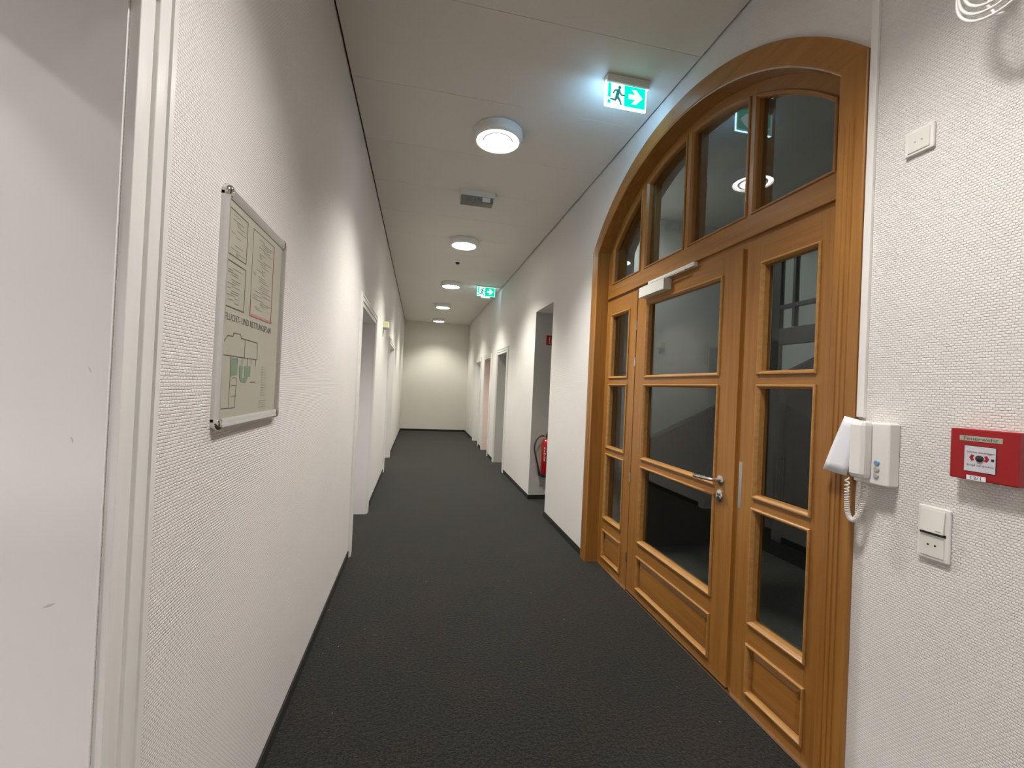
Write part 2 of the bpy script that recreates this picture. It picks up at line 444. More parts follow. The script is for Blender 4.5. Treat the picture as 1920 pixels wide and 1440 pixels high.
# recess holding the extinguisher
n0, n1, nz = NICHE
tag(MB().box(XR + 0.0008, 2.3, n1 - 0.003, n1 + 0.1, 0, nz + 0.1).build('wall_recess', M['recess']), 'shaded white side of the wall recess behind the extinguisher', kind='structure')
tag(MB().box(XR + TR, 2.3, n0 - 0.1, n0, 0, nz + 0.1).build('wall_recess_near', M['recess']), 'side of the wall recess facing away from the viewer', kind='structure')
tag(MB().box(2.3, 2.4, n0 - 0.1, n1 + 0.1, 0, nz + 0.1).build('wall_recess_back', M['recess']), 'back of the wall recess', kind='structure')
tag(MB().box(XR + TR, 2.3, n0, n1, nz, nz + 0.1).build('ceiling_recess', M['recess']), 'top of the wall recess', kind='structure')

# side room behind the near doorway
b = MB(); xo = XL - TL
b.box(-3.7, -3.6, -2.6, 2.1, 0, H + 0.1).box(-3.6, xo, -2.6, -2.5, 0, H + 0.1).box(-3.6, xo, 2.0, 2.1, 0, H + 0.1)
tag(b.build('wall_side_room', M['smooth']), 'smooth white walls of the lit room off the near doorway', kind='structure')
tag(MB().box(-3.6, xo, -2.5, 2.0, H, H + 0.1).build('ceiling_side_room', M['ceil']), 'plain ceiling of the lit room off the near doorway', kind='structure')

# ------------------------------------------------------------------ white door frames
def white_doorway(name, label, side, y0, y1, ztop, cw, reveal, opened=False):
    """casing of stepped mouldings round an opening, plaster reveal, closed leaf at the back"""
    root = thing(name, label, kind='structure')
    xf = XL if side < 0 else XR
    s = 1 if side < 0 else -1            # towards the corridor
    steps = [(0.0, 0.14, 0.017), (0.14, 0.40, 0.013), (0.40, 0.62, 0.021), (0.62, 0.76, 0.017), (0.76, 0.90, 0.022), (0.90, 1.0, 0.014)]
    b = MB()
    for a0, a1, d in steps:               # a measured from the opening outward, as a mitred U
        e0, e1 = a0 * cw, a1 * cw
        b.box(xf, xf + s * d, y0 - e1, y0 - e0, 0, ztop + e1)
        b.box(xf, xf + s * d, y1 + e0, y1 + e1, 0, ztop + e1)
        b.box(xf, xf + s * d, y0 - e0, y1 + e0, ztop + e0, ztop + e1)
    b.build('casing', M['trim'], root, bevel=0.0015)
    t = TL if side < 0 else TR
    r = MB(); xb = xf - s * (t - 0.03 if not opened else t + 0.002)
    r.box(xf - s * 0.001, xb, y0, y0 + 0.004, 0, ztop).box(xf - s * 0.001, xb, y1 - 0.004, y1, 0, ztop).box(xf - s * 0.001, xb, y0, y1, ztop - 0.004, ztop)
    r.build('reveal', reveal, root)
    if opened:                            # leaf swung right back into the side room
        MB().box(xb - s * 0.06, xb - s * 1.05, y0 - 0.04, y0, 0.005, ztop - 0.006).build('door_leaf', M['leaf'], root, bevel=0.002)
        return root
    MB().box(xf - s * (t - 0.07), xf - s * (t - 0.03), y0 + 0.006, y1 - 0.006, 0.005, ztop - 0.006).build('door_leaf', M['leaf'], root, bevel=0.002)
    hy = y1 - 0.09; xh = xf - s * (t - 0.07)
    hnd = MB().lathe([(0.025, 0), (0.025, 0.008 * s), (0.009, 0.009 * s), (0.009, 0.05 * s)], (xh, hy, 1.05), 'X', 20)
    hnd.tube([(xh + s * 0.045, hy, 1.05), (xh + s * 0.05, hy - 0.06, 1.05), (xh + s * 0.045, hy - 0.12, 1.05)], 0.008)
    hnd.build('handle', M['steel'], root, smooth=True)
    return root

white_doorway('door_2', 'white moulded door frame at the near end of the corridor beside the escape plan', -1, *L_DOORS[0], 0.118, M['smooth'], True)
white_doorway('door_3', 'white framed doorway past the escape plan, nearest along that wall', -1, *L_DOORS[1], 0.115, M['smooth'])
white_doorway('door_4', 'white framed doorway beyond the small wall lamp', -1, *L_DOORS[2], 0.11, M['smooth'])
white_doorway('door_5', 'white framed doorway with a shade-greyed reveal just past the extinguisher recess', 1, *R_DOORS[0], 0.11, M['recess'])  # reveal takes the plaster with shade in its colour
white_doorway('door_6', 'white framed doorway with a pinkish reveal, middle one of three', 1, *R_DOORS[1], 0.105, M['pink'])
white_doorway('door_7', 'white framed doorway with a bright reveal nearest the end wall', 1, *R_DOORS[2], 0.105, M['smooth'])

# small scuffs on the near reveal and casing
sc = MB()
def scuff(b, x0, z0, x1, z1, w, y):
    d = Vector((x1 - x0, 0, z1 - z0)); nn = Vector((-d.z, 0, d.x)).normalized() * w / 2
    p0, p1 = Vector((x0, y, z0)), Vector((x1, y, z1)); mid = (p0 + p1) / 2
    b.prism([tuple(p0), tuple(mid - nn), tuple(p1), tuple(mid + nn)], (0, 0.0003, 0))
scuff(sc, -0.5555, 1.503, -0.5495, 1.492, 0.0016, 0.8803)
scuff(sc, -0.572, 1.372, -0.575, 1.383, 0.0022, 0.8803)
scuff(sc, -0.585, 1.101, -0.602, 1.094, 0.0040, 0.8803)
o = sc.build('scuff_mark', plain('grey_scuff', (0.60, 0.58, 0.57), 0.6)); o.parent = bpy.data.objects['door_2']

# ------------------------------------------------------------------ the arched glazed oak door
D1 = thing('door_1', 'arched honey-coloured oak door set with glass panes, fanlight and side panels', 'door', kind='structure')
XC = XR - 0.020          # face of the casing
YO0, YO1, YI0, YI1 = 1.24, 3.72, 1.345, 3.60
ZS = 2.755; ZSI = 2.728
OCY, OCZ, OR = 2.48, 1.692, 1.634
ICY, ICZ, IR = 2.4725, 1.657, 1.553
def arc(cy, cz, r, y0, y1, n):
    return [(y0 + (y1 - y0) * i / n, cz + math.sqrt(max(0, r*r - (y0 + (y1 - y0) * i / n - cy)**2))) for i in range(n + 1)]

def jamb(y0, y1, zt0, zt1, flip):
    """casing upright: grooved front board plus lining going back to the frame; mitred top"""
    b = MB()
    w = y1 - y0
    g = [0.36, 0.54, 0.72]
    # front profile with three flutes (y, x)
    def prof(depth):
        P = [(y0, XR), (y0, XC + 0.003), (y0 + 0.004 * (1 if y1 > y0 else -1), XC)]
        for k in g:
            c = y0 + w * k; hw = 0.0045 * (1 if y1 > y0 else -1)
            P += [(c - hw, XC), (c - hw * 0.5, XC + depth), (c + hw * 0.5, XC + depth), (c + hw, XC)]
        P += [(y1 - 0.004 * (1 if y1 > y0 else -1), XC), (y1, XC + 0.003), (y1, XR + 0.001)]
        return P
    zs = [(0.0, 0), (0.14, 0), (0.165, 0.004), (2.50, 0.004), (2.53, 0), (None, 0)]
    ls = []
    for z, d in zs:
        if z is None: ls.append([(x, y, zt0 + (zt1 - zt0) * (y - y0) / w) for y, x in prof(0)])
        else: ls.append([(x, y, z) for y, x in prof(d)])
    b.loops(ls, cap=True)
    return b
jamb(YO0, YI0, ZS, ZSI, False).build('casing_upright', M['wv'], D1)
jamb(YO1, YI1, ZS, ZSI, True).build('casing_upright', M['wv'], D1)
# arched casing
N = 60
ao = arc(OCY, OCZ, OR, YO0, YO1, N); ai = arc(ICY, ICZ, IR, YI0, YI1, N)
b = MB()
ls = []
for (yo, zo), (yi, zi) in zip(ao, ai):
    def lerp(t, x): return (x, yo + (yi - yo) * t, zo + (zi - zo) * t)
    ls.append([lerp(0, XR), lerp(0, XC + 0.003), lerp(0.04, XC), lerp(0.90, XC), lerp(0.95, XC + 0.004), lerp(1.0, XC + 0.006), lerp(1.0, XR + 0.001)])
b.loops(ls, cap=True)
b.build('casing_arch', M['wh'], D1)
# lining between casing and frame (uprights, arch)
b = MB()
b.box(XR + 0.001, 1.735, YI0 - 0.03, YI0, 0, ZSI).box(XR + 0.001, 1.735, YI1, YI1 + 0.03, 0, ZSI)
b.build('lining_upright', M['wv'], D1)
b = MB()
ls = []
for y, z in ai:
    d = Vector((y - ICY, z - ICZ)).normalized() * 0.03
    ls.append([(XR + 0.001, y, z), (1.735, y, z), (1.735, y + d.x, z + d.y), (XR + 0.001, y + d.x, z + d.y)])
b.loops(ls, cap=True)
b.build('lining_arch', M['wh'], D1)

def inset(poly, d):
    n = len(poly); out = []
    for i in range(n):
        p0, p1, p2 = Vector(poly[i - 1]), Vector(poly[i]), Vector(poly[(i + 1) % n])
        e0 = (p1 - p0).normalized(); e1 = (p2 - p1).normalized()
        n0 = Vector((-e0.y, e0.x)); n1 = Vector((-e1.y, e1.x))
        k = 1 + n0.dot(n1)
        out.append(tuple(p1 + (n0 + n1) * (d / k)))
    return out

def lip(poly, gx, w=0.020, xf=XD):
    """raised moulding round an opening; poly is anticlockwise (y,z); outer edge on the frame face"""
    prof = [(0.0, 0.001), (0.0, -0.007), (0.004, -0.011), (0.009, -0.011), (0.013, -0.006), (0.016, -0.003), (w, 0.004), (w, gx - xf + 0.004)]
    b = MB()
    b.loops([[(xf + dx, y, z) for y, z in inset(poly, d)] for d, dx in prof])
    return b

def pane(poly, gx, w=0.018):
    q = inset(poly, w)
    return MB().prism([(gx, y, z) for y, z in q], (0.006, 0, 0))

def rect(y0, y1, z0, z1): return [(y0, z0), (y1, z0), (y1, z1), (y0, z1)]

def slab_with_holes(x0, x1, y0, y1, z0, z1, hy0, hy1, rows, vmat, hmat, root, vname, hname):
    """two uprights and the rails between the openings"""
    MB().box(x0, x1, y0, hy0, z0, z1).build(vname, vmat, root, bevel=0.0015)
    MB().box(x0, x1, hy1, y1, z0, z1).build(vname, vmat, root, bevel=0.0015)
    edges = [z0] + [e for r in rows for e in r] + [z1]
    for a, c in zip(edges[0::2], edges[1::2]):
        MB().box(x0, x1, hy0, hy1, a, c).build(hname, hmat, root, bevel=0.001)

GX = 1.636
ROWS = [(0.077, 0.318), (0.411, 0.972), (1.017, 1.570), (1.615, 2.168)]
def glazed(root, y0, y1, hy0, hy1, z0, z1, thick=0.06):
    slab_with_holes(XD, XD + thick, y0, y1, z0, z1, hy0 + 0.008, hy1 - 0.008, [(a + 0.008, c - 0.008) for a, c in ROWS], M['wv'], M['wh'], root, 'stile', 'rail')
    for a, c in ROWS[1:]:
        P = rect(hy0, hy1, a, c)
        lip(P, GX).build('glazing_bead', M['wlip'], root)
        pane(P, GX).build('pane', M['glass'], root)
    a, c = ROWS[0]
    P = rect(hy0, hy1, a, c)
    lip(P, XD + 0.016, 0.018).build('panel_moulding', M['wlip'], root)
    # raised field panel
    b = MB(); Q = inset(P, 0.016)
    b.loops([[(XD + 0.018, y, z) for y, z in Q], [(XD + 0.018, y, z) for y, z in inset(P, 0.022)], [(XD + 0.006, y, z) for y, z in inset(P, 0.05)]])
    b.prism([(XD + 0.006, y, z) for y, z in inset(P, 0.05)], (0.02, 0, 0))
    b.build('field_panel', M['wh'], root)

SN = bpy.data.objects.new('sidelight', None); C.objects.link(SN); SN.parent = D1; SN['label'] = 'fixed glazed side panel beside the intercom'
SF = bpy.data.objects.new('sidelight', None); C.objects.link(SF); SF.parent = D1; SF['label'] = 'narrow fixed glazed side panel on the hinge side'
LF = bpy.data.objects.new('door_leaf', None); C.objects.link(LF); LF.parent = D1
glazed(SN, YI0, 1.918, 1.495, 1.822, 0.0, 2.290)
glazed(SF, 3.062, YI1, 3.168, 3.512, 0.0, 2.290)
glazed(LF, 1.952, 3.052, 2.093, 2.910, 0.012, 2.272)
# rebates and header between leaf, side panels and fanlight
b = MB(); b.box(XD + 0.016, XD + 0.07, 1.918, 1.955, 0.0, 2.32)
b.build('rebate_strip', M['wv'], D1)
b = MB(); b.box(XD + 0.035, XD + 0.07, 3.046, 3.066, 0.0, 2.32)
b.build('rebate_strip', M['wv'], D1)
MB().box(XD + 0.014, XD + 0.07, YI0, YI1, 2.268, 2.325).build('header_rebate', M['wh'], D1)
MB().box(XD - 0.004, XD + 0.11, YI0, YI1, 2.316, 2.433).build('transom_rail', M['wh'], D1, bevel=0.003)
# fanlight: arched rail, mullions, four panes
FCY, FCZ, FR = 2.48, 1.69, 1.47
b = MB(); ls = []
for i in range(N + 1):
    y = YI0 + (YI1 - YI0) * i / N
    zi = ICZ + math.sqrt(IR**2 - (y - ICY)**2)
    yc = 1.453 + (3.507 - 1.453) * i / N
    zc = FCZ + math.sqrt(FR**2 - (yc - FCY)**2) - 0.0
    ls.append([(XD, y, zi), (XD + 0.11, y, zi), (XD + 0.11, yc, zc), (XD, yc, zc)])
b.loops(ls, cap=True)
b.build('fanlight_arch_rail', M['wh'], D1)
b = MB()
b.prism([(XD, YI0, 2.43), (XD, 1.453, 2.43), (XD, 1.453, ls[0][2][2]), (XD, YI0, ls[0][0][2])], (0.11, 0, 0))
b.build('fanlight_upright', M['wv'], D1)
b = MB()
b.prism([(XD, 3.507, 2.43), (XD, YI1, 2.43), (XD, YI1, ls[-1][0][2]), (XD, 3.507, ls[-1][2][2])], (0.11, 0, 0))
b.build('fanlight_upright', M['wv'], D1)
FP = [(1.445, 1.902), (1.935, 2.437), (2.478, 2.974), (3.037, 3.515)]
GF = 1.634
for k, (y0, y1) in enumerate(FP):
    top = [(y1 + (y0 - y1) * i / 14, FCZ + math.sqrt(FR**2 - (y1 + (y0 - y1) * i / 14 - FCY)**2)) for i in range(15)]
    P = [(y0, 2.427), (y1, 2.427)] + top
    lip(P, GF).build('glazing_bead', M['wlipv'], D1)
    pane(P, GF).build('fanlight_pane', M['glass'], D1)
    if k < 3:
        a, c = y1 - 0.008, FP[k + 1][0] + 0.008
        zt_ = FCZ + math.sqrt(FR**2 - ((a + c) / 2 - FCY)**2) + 0.03
        MB().box(XD - 0.002, XD + 0.11, a, c, 2.42, zt_).build('mullion', M['wv'], D1, bevel=0.004)

# lever handle and lock on the leaf
hw = bpy.data.objects.new('lever_handle', None); C.objects.link(hw); hw.parent = D1
xr = XD
b = MB().lathe([(0.026, 0), (0.026, -0.006), (0.022, -0.009), (0.0, -0.009)], (xr, 2.050, 1.056), 'X', 32)
b.build('rose', M['chrome'], hw, smooth=True)
b = MB().tube([(xr - 0.008, 2.050, 1.056), (xr - 0.035, 2.050, 1.056), (xr - 0.050, 2.056, 1.056), (xr - 0.054, 2.075, 1.055), (xr - 0.054, 2.11, 1.054)], [0.010, 0.010, 0.010, 0.009, 0.009], 14)
b.build('lever_neck', M['steel'], hw, smooth=True)
b = MB().tube([(xr - 0.054, 2.105, 1.054), (xr - 0.054, 2.112, 1.054), (xr - 0.054, 2.200, 1.050), (xr - 0.054, 2.205, 1.050)], [0.010, 0.0115, 0.0115, 0.009], 16)
b.build('grip', M['chrome'], hw, smooth=True)
lk = bpy.data.objects.new('lock', None); C.objects.link(lk); lk.parent = D1
b = MB(); ls = []
for t, r_, z_ in ((0, 1.0, 0), (-0.007, 1.0, 0), (-0.010, 0.86, 0), (-0.010, 0.0, 0)):
    ls.append([(xr + t, 2.050 + r_ * 0.024 * math.cos(2*PI*i/32), 0.972 + r_ * 0.034 * math.sin(2*PI*i/32)) for i in range(32)])
b.loops(ls, cap=False)
b.build('escutcheon', M['chrome'], lk, smooth=True)
b = MB().lathe([(0.0085, -0.009), (0.0085, -0.016), (0, -0.016)], (xr, 2.050, 0.980), 'X', 20)
b.build('lock_cylinder', M['steel'], lk, smooth=True)
MB().box(xr - 0.0168, xr - 0.0155, 2.049, 2.051, 0.974, 0.984).box(xr - 0.0115, xr - 0.0095, 2.0485, 2.0515, 0.950, 0.970).build('keyhole', M['dark'], lk)
MB().box(XD - 0.0012, XD + 0.001, 1.895, 1.9165, 0.945, 1.178).build('strike_plate', M['steel'], D1)
for z_ in (2.02, 1.74, 0.86, 0.25):
    MB().lathe([(0.008, -0.035), (0.008, 0.035)], (XD - 0.002, 3.057, z_), 'Z', 14).build('hinge', M['steel'], D1, smooth=True)

# overhead door closer
dc = bpy.data.objects.new('door_closer', None); C.objects.link(dc); dc.parent = D1; dc['label'] = 'pale grey overhead door closer'
MB().box(XD - 0.060, XD, 2.602, 2.935, 2.198, 2.272).build('closer_body', M['closer'], dc, bevel=0.003)
MB().box(XD - 0.030, XD - 0.004, 2.325, 2.860, 2.281, 2.306).build('slide_rail', M['wplast2'], dc, bevel=0.002)
MB().tube([(XD - 0.045, 2.79, 2.276), (XD - 0.036, 2.40, 2.276)], 0.006, 8).build('closer_arm', M['steel'], dc, smooth=True)
MB().box(XD - 0.032, XD - 0.028, 2.330, 2.334, 2.288, 2.292).box(XD - 0.032, XD - 0.028, 2.344, 2.348, 2.292, 2.296).build('rail_screw', M['grey'], dc)

# ------------------------------------------------------------------ stairwell behind the glass
b = MB()
b.box(XR + TR, 4.3, 4.75, 4.83, 0, 3.7)
b.box(XR + TR, 4.3, 0.2, 0.3, 0, 3.7).box(4.2, 4.3, 0.3, 4.83, 0, 3.7)
tag(b.build('wall_stairwell', M['stairwall']), 'dim plaster walls of the stairwell behind the glazed door', kind='structure')
tag(MB().box(XR + TR, 4.3, 0.2, 4.83, 3.6, 3.7).build('ceiling_stairwell', M['stairwall']), 'stairwell ceiling seen through the fanlight', kind='structure')
tag(MB().box(XR + TR - 0.13, 4.2, 0.3, 4.75, 0.0, 0.006).build('floor_stairwell', M['stone']), 'dark stairwell floor behind the door glass', kind='structure')
st = thing('staircase', 'dark wooden staircase rising behind the glazed door', 'staircase')
b = MB(); x = 1.95; z = 0.006; k = 0
while x < 4.15:
    k += 1
    b.box(x, 4.19, 3.94, 4.745, z, z + 0.16); x += 0.34; z += 0.16
b.build('steps', M['stairwood'], st)
MB().prism([(1.90, 3.88, 0.0), (4.19, 3.88, 0.0), (4.19, 3.88, 1.94), (1.90, 3.88, 0.865)], (0, 0.05, 0)).build('parapet', M['stairwood'], st)
MB().tube([(1.86, 3.905, 0.875), (4.19, 3.905, 1.965)], 0.03, 12).build('handrail', M['stairwood'], st, smooth=True)
scn = thing('stairwell_screen', 'black steel glazed screen behind the narrow pane next to the intercom', 'partition')
b = MB(); xs = 3.40
for ya, yb, z0, z1 in ((3.60, 3.70, 0, 3.4), (3.43, 3.46, 2.19, 3.4), (3.12, 3.20, 0, 3.4), (2.2, 2.28, 0, 3.4), (2.72, 2.76, 0, 3.4)):
    b.box(xs, xs + 0.05, ya, yb, z0 + 0.006, z1)
for z0, z1 in ((2.03, 2.19), (2.38, 2.42), (0.006, 0.35), (3.3, 3.4)):
    b.box(xs + 0.003, xs + 0.047, 2.2, 3.70, z0, z1)
b.build('frame', M['screen'], scn, bevel=0.003)
MB().box(xs + 0.02, xs + 0.026, 2.2, 3.70, 0.006, 3.35).build('pane', M['glass'], scn)
b = MB().tube([(3.42, 3.57, 0.5), (3.42, 3.57, 0.92), (3.42, 3.49, 0.95), (3.42, 3.49, 0.5)], 0.015, 8)
b.build('pull_bar', M['screen'], scn, smooth=True)

# ------------------------------------------------------------------ ceiling lamps
def ceiling_lamp(y, x, label, col, peak, base, group='round lamps along the corridor ceiling', h=H):
    root = thing('ceiling_lamp', label, 'lamp', group=group, loc=(x, y, h))
    b = MB()
    prof = [(0.178, 0.0), (0.186, -0.006), (0.188, -0.05), (0.184, -0.068), (0.172, -0.080), (0.164, -0.082), (0.159, -0.078), (0.158, -0.062), (0.150, -0.058), (0.150, -0.02)]
    b.lathe(prof, (0, 0, 0), 'Z', 56, cap=False)
    b.build('housing', M['wplast'], root, smooth=True)
    b = MB()
    b.lathe([(0.1575, -0.060), (0.150, -0.068), (0.120, -0.075), (0.07, -0.079), (0.0005, -0.080)], (0, 0, 0), 'Z', 56, cap=False)
    b.build('lens', lens_mat('lamp_lens', col, base, peak), root, smooth=True)
    b = MB()
    for k in range(3):
        a = 2 * PI * k / 3 + 0.5
        b.tube([(0.155 * math.cos(a), 0.155 * math.sin(a), -0.080), (0.05 * math.cos(a), 0.05 * math.sin(a), -0.089), (0, 0, -0.090)], 0.0022, 6)
    ring = [(0.108 * math.cos(2*PI*i/40), 0.108 * math.sin(2*PI*i/40), -0.085) for i in range(40)]
    b.tube(ring, 0.0022, 6, closed=True)
    b.build('wire_guard', M['steel'], root, smooth=True)
    return root
LAMPS = [
    (-1.70, 0.50, 'round white ceiling lamp behind the viewer', (1, 0.955, 0.90), 1.0),
    (0.92, 0.50, 'round white ceiling lamp above the near intercom', (1, 0.955, 0.92), 0.62),
    (3.28, 0.503, 'round white ceiling lamp nearest the large exit sign', (1, 0.96, 0.90), 1.0),
    (5.87, 0.506, 'round white ceiling lamp between the grey emergency light and the smoke detector', (1, 0.965, 0.88), 1.0),
    (8.40, 0.510, 'round white ceiling lamp level with the smaller far exit sign', (1, 0.965, 0.87), 0.95),
    (10.78, 0.485, 'small far ceiling lamp, second from the end wall', (1, 0.965, 0.85), 0.85),
    (13.18, 0.490, 'round ceiling lamp nearest the end wall', (1, 0.965, 0.84), 0.50),
]
for y, x, lab, col, k in LAMPS:
    ceiling_lamp(y, x, lab, col, LAMP_PEAK * k, LAMP_BASE * k)

ceiling_lamp(-1.60, -1.75, 'added unseen round white ceiling lamp in the side room, nearer its back wall', (1, 0.94, 0.94), 200.0, 115.0, 'added unseen lamps of the neighbouring rooms')  # added out of view to soften the shadow edge on the near reveal
ceiling_lamp(-0.30, -2.60, 'added unseen round white ceiling lamp in the side room, nearer its far side', (1, 0.94, 0.94), 200.0, 135.0, 'added unseen lamps of the neighbouring rooms')  # added out of view to brighten the near reveal and right wall
ceiling_lamp(4.25, 2.08, 'added unseen round white lamp lighting the stairwell', (0.93, 1.0, 0.97), 0.0, 42.0, 'added unseen lamps of the neighbouring rooms', 3.6)  # added out of view to brighten the stairwell wall behind the glass

# unlit emergency light
em = thing('emergency_light', 'grey-white rectangular emergency light fixed to the ceiling between two round lamps', 'lamp')
b = MB()
x0, x1, y0, y1 = 0.315, 0.665, 4.33, 4.47
b.prism([(x0, y0, H), (x0, y1, H), (x0, y1 - 0.008, H - 0.055), (x0, y0 + 0.004, H - 0.055)], (x1 - x0, 0, 0))
b.build('housing', M['closer'], em, bevel=0.003)
b = MB()
b.prism([(x0 + 0.01, y0 + 0.004, H - 0.055), (x0 + 0.01, y1 - 0.012, H - 0.055), (x0 + 0.01, y1 - 0.03, H - 0.115), (x0 + 0.01, y0 + 0.012, H - 0.115)], (x1 - x0 - 0.03, 0, 0))
b.build('lens', M['lensoff'], em, bevel=0.004)
MB().box(x0 + 0.22, x0 + 0.30, y0 + 0.001, y0 + 0.004, H - 0.105, H - 0.06).build('lamp_holder', M['wplast'], em)

# smoke detector
sm = thing('smoke_detector', 'small round smoke detector with dark centre on the ceiling', 'smoke detector')
MB().lathe([(0.05, 0), (0.052, -0.015), (0.035, -0.03)], (0.502, 6.86, H), 'Z', 28).build('base', M['wplast'], sm, smooth=True)
MB().lathe([(0.034, -0.03), (0.030, -0.05), (0.012, -0.06)], (0.502, 6.86, H), 'Z', 24).build('sensor_head', M['dark'], sm, smooth=True)

# ------------------------------------------------------------------ exit signs
def capsule(b, p0, p1, w0, w1, y, d):
    w0 *= 1.35; w1 *= 1.35; p0, p1 = Vector(p0), Vector(p1); t = (p1 - p0).normalized(); nn = Vector((-t.y, t.x)); P = []
    for k in range(7):
        a = PI / 2 + PI * k / 6; v = (math.cos(a) * t + math.sin(a) * nn) * w0; P.append(p0 + v)
    for k in range(7):
        a = -PI / 2 + PI * k / 6; v = (math.cos(a) * t + math.sin(a) * nn) * w1; P.append(p1 + v)
    b.prism([(q.x, y, q.y) for q in P], (0, d, 0))

def exit_sign(label, x0, x1, yc, z0, z1, hz, mw, mg, mglow, strip):
    root = thing('exit_sign', label, 'exit sign', group='green exit signs with running figure and arrow')
    hh = MB().box(x0 + 0.004, x1 + 0.014, yc - 0.022, yc + 0.030, hz, H)
    hh.build('housing', M['wplast2'], root, bevel=0.004)
    MB().box(x0, x1, yc - 0.007, yc + 0.008, z0, z1).build('light_panel', mglow, root)
    MB().box(x0, x1, yc - 0.0082, yc - 0.0071, z0, z1).build('front_face', mw, root)
    w = x1 - x0; h = z1 - z0
    F = yc - 0.0082
    def px(t): return x0 + w * t
    def pz(t): return z0 + h * t
    g = MB()
    g.box(px(0.455), px(0.965), F, F - 0.001, pz(0.07), pz(0.92))
    g.build('green_field', mg, root)
    MB().box(px(0.055), px(0.125), F, F - 0.001, pz(0.34), pz(0.92)).build('green_doorpost', mg, root)
    MB().box(px(0.055), px(0.125), F, F - 0.001, pz(0.09), pz(0.22)).build('green_doorpost', mg, root)
    a = MB(); y = F - 0.0012
    P = [(0.56, 0.40), (0.56, 0.60), (0.72, 0.60), (0.63, 0.80), (0.74, 0.80), (0.90, 0.50), (0.74, 0.20), (0.63, 0.20), (0.72, 0.40)]
    a.prism([(px(u), y, pz(v)) for u, v in P], (0, -0.001, 0))
    a.build('arrow', mw, root)
    f = MB(); d = -0.0012; y = F
    Q = lambda u, v: (px(u), pz(v))
    f.lathe([(0.010 * w / 0.275, 0), (0.010 * w / 0.275, d)], (px(0.335), y, pz(0.80)), 'Y', 20)
    capsule(f, Q(0.315, 0.66), Q(0.275, 0.44), 0.0085, 0.0075, y, d)        # trunk
    capsule(f, Q(0.31, 0.67), Q(0.23, 0.66), 0.004, 0.0035, y, d); capsule(f, Q(0.23, 0.66), Q(0.185, 0.54), 0.0035, 0.003, y, d)   # rear arm
    capsule(f, Q(0.325, 0.65), Q(0.385, 0.50), 0.004, 0.0035, y, d); capsule(f, Q(0.385, 0.50), Q(0.455, 0.50), 0.0035, 0.003, y, d)  # front arm
    capsule(f, Q(0.275, 0.42), Q(0.24, 0.26), 0.0065, 0.0045, y, d); capsule(f, Q(0.24, 0.26), Q(0.125, 0.27), 0.0045, 0.003, y, d)   # rear leg
    capsule(f, Q(0.28, 0.42), Q(0.345, 0.27), 0.0065, 0.0045, y, d); capsule(f, Q(0.345, 0.27), Q(0.385, 0.10), 0.0045, 0.003, y, d)  # front leg
    f.build('running_figure', M['figure'], root)
    if strip:
        MB().box(px(0.25), px(0.72), yc - 0.02, yc + 0.02, z0 - 0.022, z0 - 0.002).build('down_light', mw, root)
        e = MB()
        e.box(x0 - 0.006, x0, yc - 0.012, yc + 0.012, z0 - 0.006, z1).box(x1, x1 + 0.006, yc - 0.012, yc + 0.012, z0 - 0.006, z1)
        e.box(x0 - 0.006, x1 + 0.006, yc - 0.012, yc + 0.012, z0 - 0.008, z0)
        e.build('edge_frame', M['figure'], root)
    return root
exit_sign('large bright green exit sign hanging by the arched door', 1.035, 1.308, 2.50, 3.262, 3.412, 3.402, M['exitw'], M['exitg'], M['exitglow'], False)
exit_sign('small green exit sign far down the corridor above the recess side', 1.010, 1.370, 8.40, 3.245, 3.435, 3.430, M['exitw2'], M['exitg2'], M['exitglow2'], True)

# ------------------------------------------------------------------ escape plan in a snap frame
pf = thing('escape_plan', 'escape plan poster in a silver snap frame on the papered wall', 'framed poster')
y0, y1, z0, z1 = 1.262, 1.772, 1.350, 2.003
xw = XL
fw = 0.030
MB().box(xw, xw + 0.006, y0 + 0.01, y1 - 0.01, z0 + 0.01, z1 - 0.01).build('back_board', M['grey'], pf)
MB().box(xw + 0.006, xw + 0.0075, y0 + 0.02, y1 - 0.02, z0 + 0.02, z1 - 0.02).build('paper', M['poster'], pf)
def snap(b, p0, p1, inward):
    """rounded snap profile along p0-p1 (y,z); inward = unit vector (y,z)"""
    prof = [(0, 0), (0, 0.008), (0.003, 0.014), (0.009, 0.018), (0.017, 0.017), (0.025, 0.012), (0.030, 0.009), (0.030, 0.0075)]
    ls = []
    for py, pz in (p0, p1):
        ls.append([(xw + h, py + inward[0] * d, pz + inward[1] * d) for d, h in prof])
    b.loops(ls, cap=True)
cc = 0.016
for p0, p1, iv in (((y0, z0 + cc), (y0, z1 - cc), (1, 0)), ((y1, z0 + cc), (y1, z1 - cc), (-1, 0)), ((y0 + cc, z0), (y1 - cc, z0), (0, 1)), ((y0 + cc, z1), (y1 - cc, z1), (0, -1))):
    b = MB(); snap(b, p0, p1, iv); b.build('frame_bar', M['alu'], pf, smooth=True)
for py in (y0, y1):
    for pz in (z0, z1):
        b = MB(); sy = 1 if py == y0 else -1; sz = 1 if pz == z0 else -1
        ls = []
        for h, k in ((0, 1.0), (0.008, 1.0), (0.014, 0.93), (0.0185, 0.72), (0.0205, 0.35)):
            R_ = 0.024; L = []
            for i in range(13):
                a = PI + PI / 2 * i / 12
                L.append((R_ + R_ * math.cos(a) * 1.0, R_ + R_ * math.sin(a) * 1.0))
            L += [(0.032, 0.0), (0.032, 0.032), (0.0, 0.032)]
            cx = cy = 0.018
            ls.append([(xw + h, py + sy * (cx + (u - cx) * k), pz + sz * (cy + (v - cy) * k)) for u, v in L])
        b.loops(ls, cap=True)
        b.build('corner_cap', M['chrome'], pf, smooth=True)
XP = xw + 0.0078
